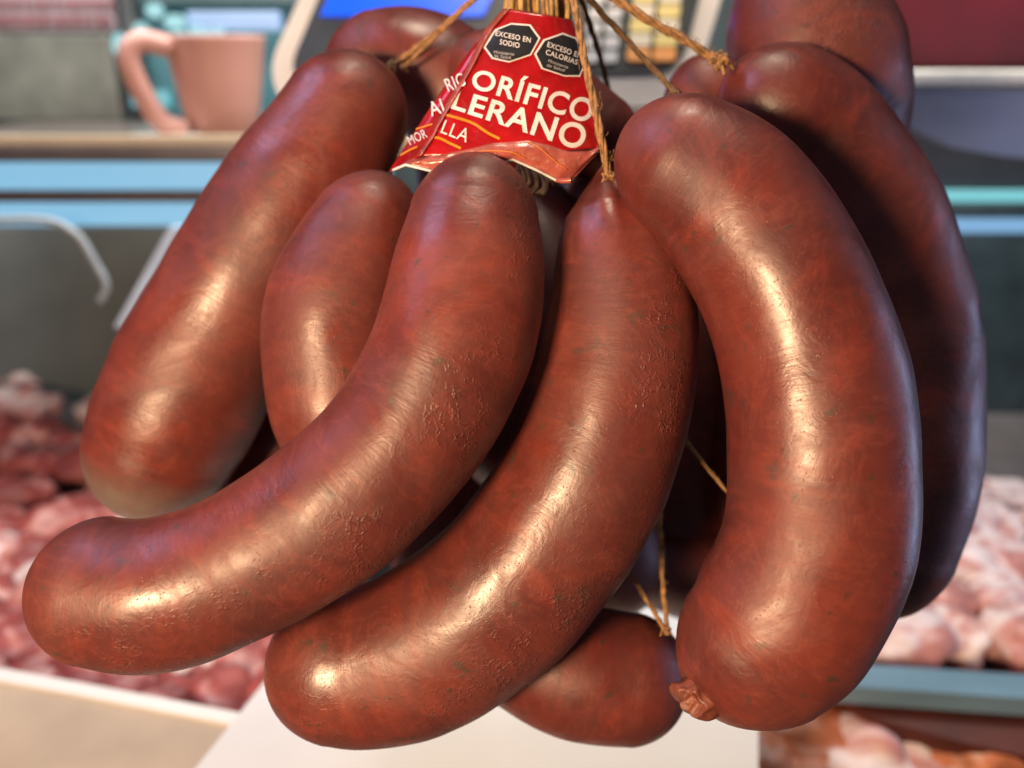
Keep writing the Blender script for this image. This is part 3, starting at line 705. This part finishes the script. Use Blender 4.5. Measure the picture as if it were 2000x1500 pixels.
# meat on steel trays (horizontal)
zt = GZ-.62
def zpoly(name, P, z, th, mat, label, cat, **k):
    return tag(MB().prism([on_z(x, y, z) for x, y in P], (0, 0, -th)).build(name, mat, **k), label, cat)
M_tray = plain('tray_steel', (.35, .30, .30), .35, metal=.5)
zpoly('meat_tray', [(-500, 560), (1000, 560), (560, 1400), (-500, 1500)], zt-.03, .01, M_tray, 'steel tray holding red and pink meat cuts at lower left', 'tray')
zpoly('meat_tray', [(1100, 700), (2500, 700), (2500, 1330), (1520, 1330)], zt-.03, .01, M_tray, 'steel tray of pale pink meat chunks at the right behind the pale blue rail', 'tray')
zpoly('meat_tray', [(1490, 1340), (2500, 1340), (2500, 1700), (1490, 1700)], zt-.07, .01, M_tray, 'steel tray of orange pink meat in the lower right corner', 'tray')
def meat_mat(name, lean, fat, cut=.5):
    m, nt, b = newmat(name); L = nt.links.new; tc = N(nt, 'ShaderNodeTexCoord'); oi = N(nt, 'ShaderNodeObjectInfo')
    ad = N(nt, 'ShaderNodeVectorMath', operation='ADD'); L(tc.outputs['Object'], ad.inputs[0]); L(oi.outputs['Random'], ad.inputs[1])
    n = N(nt, 'ShaderNodeTexNoise', i_Scale=15, i_Detail=3, i_Distortion=1.2); L(ad.outputs[0], n.inputs['Vector'])
    r = ramp(nt, [(cut-.18, tuple(c*.6 for c in lean)), (cut-.02, lean), (cut+.10, fat)]); L(n.outputs[0], r.inputs[0]); L(r.outputs[0], b.inputs['Base Color'])
    b.inputs['Roughness'].default_value = .45; return m
M_m1 = meat_mat('red_meat', (.42, .09, .08), (.70, .38, .34), .54); M_m2 = meat_mat('pale_meat', (.58, .25, .22), (.82, .68, .66), .46); M_m3 = meat_mat('orange_meat', (.62, .20, .09), (.80, .50, .42), .5)
def meat(px, py, z, r, mat, seed, label, grp):
    bm = bmesh.new(); bmesh.ops.create_icosphere(bm, subdivisions=4, radius=1)
    rnd = random.Random(seed); s = (rnd.uniform(.8, 1.4), rnd.uniform(.7, 1.1), rnd.uniform(.45, .7)); rz = Matrix.Rotation(rnd.uniform(0, 6.28), 3, 'Z')
    for v in bm.verts:
        q = 1+.35*mn.noise(v.co*1.3+Vector((seed*2.3, 0, 0)))+.12*mn.noise(v.co*3.5+Vector((0, seed*1.7, 0)))
        v.co = rz @ Vector((v.co.x*s[0]*q*r, v.co.y*s[1]*q*r, v.co.z*s[2]*q*r))
    me = bpy.data.meshes.new('meat_chunk'); bm.to_mesh(me); bm.free(); me.materials.append(mat); me.shade_smooth()
    o = bpy.data.objects.new('meat_chunk', me); sc.collection.objects.link(o); o.location = on_z(px, py, z)+Vector((0, 0, r*.35)); tag(o, label, 'meat', grp)
rnd = random.Random(5); k = 0
for y in range(682, 1431, 62):
    for x in range(-120, 640, 92):
        if y > 1000 and x > 560: continue
        if y < 980 and x > 260: continue
        if y > 1270 and x < 180: pass
        k += 1
        pale = y < 820
        meat(x+rnd.uniform(-25, 25)+ (y % 3)*10, y+rnd.uniform(-12, 12)+.14*min(0, x-300)*(y > 1200), zt, .043*(1+rnd.uniform(-.2, .35)), M_m2 if pale or rnd.random() < .18 else M_m1, k, 'pale whitish chunk of meat in the left tray' if pale else 'chunk of red and pink meat in the lower left tray', 'meat chunks in the left tray')
for y in range(975, 1301, 74):
    for x in range(1640, 2080, 108):
        k += 1; meat(x+rnd.uniform(-22, 22), y+rnd.uniform(-12, 12), zt, .047*(1+rnd.uniform(-.2, .3)), M_m2, k, 'pale pink chunk of meat in the right tray above the pale blue rail', 'meat chunks in the right tray')
for y in range(1400, 1571, 66):
    for x in range(1500, 2080, 96):
        k += 1; meat(x+rnd.uniform(-22, 22), y+rnd.uniform(-14, 14), zt-.05, .045*(1+rnd.uniform(-.2, .4)), M_m3 if rnd.random() < .65 else M_m2, k, 'orange pink cut of meat in the lower right corner tray', 'meat cuts in the lower right tray')
# rail, dark partition
zpoly('steel_rail', [(1600, 1292), (2200, 1330), (2200, 1378), (1600, 1336)], zt+.045, .02, plain('cool_rail', (.17, .29, .38), .25, var=.2, scale=7), 'pale blue steel rail between the two meat trays at the right', 'rail')
zpoly('partition', [(1620, 1350), (2200, 1376), (2200, 1520), (1880, 1450), (1700, 1400)], zt+.02, .02, plain('brown_partition', (.09, .018, .010), .5, var=.3), 'dark brown partition below the pale blue rail at the right', 'partition')
# boards
zb = GZ-.52
zpoly('beige_board', [(-400, 1245), (142, 1340), (480, 1402), (600, 1424), (500, 1900), (-600, 1900)], zb-.03, .012, plain('beige_board_face', (.50, .40, .30), .55, var=.16, scale=9), 'beige stained board at the bottom left corner, partly under the white one', 'board')
zpoly('beige_board_edge', [(-400, 1232), (142, 1330), (480, 1394), (600, 1416), (596, 1440), (478, 1418), (142, 1354), (-400, 1258)], zb-.026, .010, M_board, 'white rim strip along the back edge of the beige board', 'rim strip')
zpoly('cutting_board', [(150, 1790), (670, 1140), (1481, 1140), (1481, 1790)], zb, .015, M_board, 'large white cutting board under the hanging sausages', 'cutting board')
for o in sc.objects:
    if '_o' in o: del o['_o']
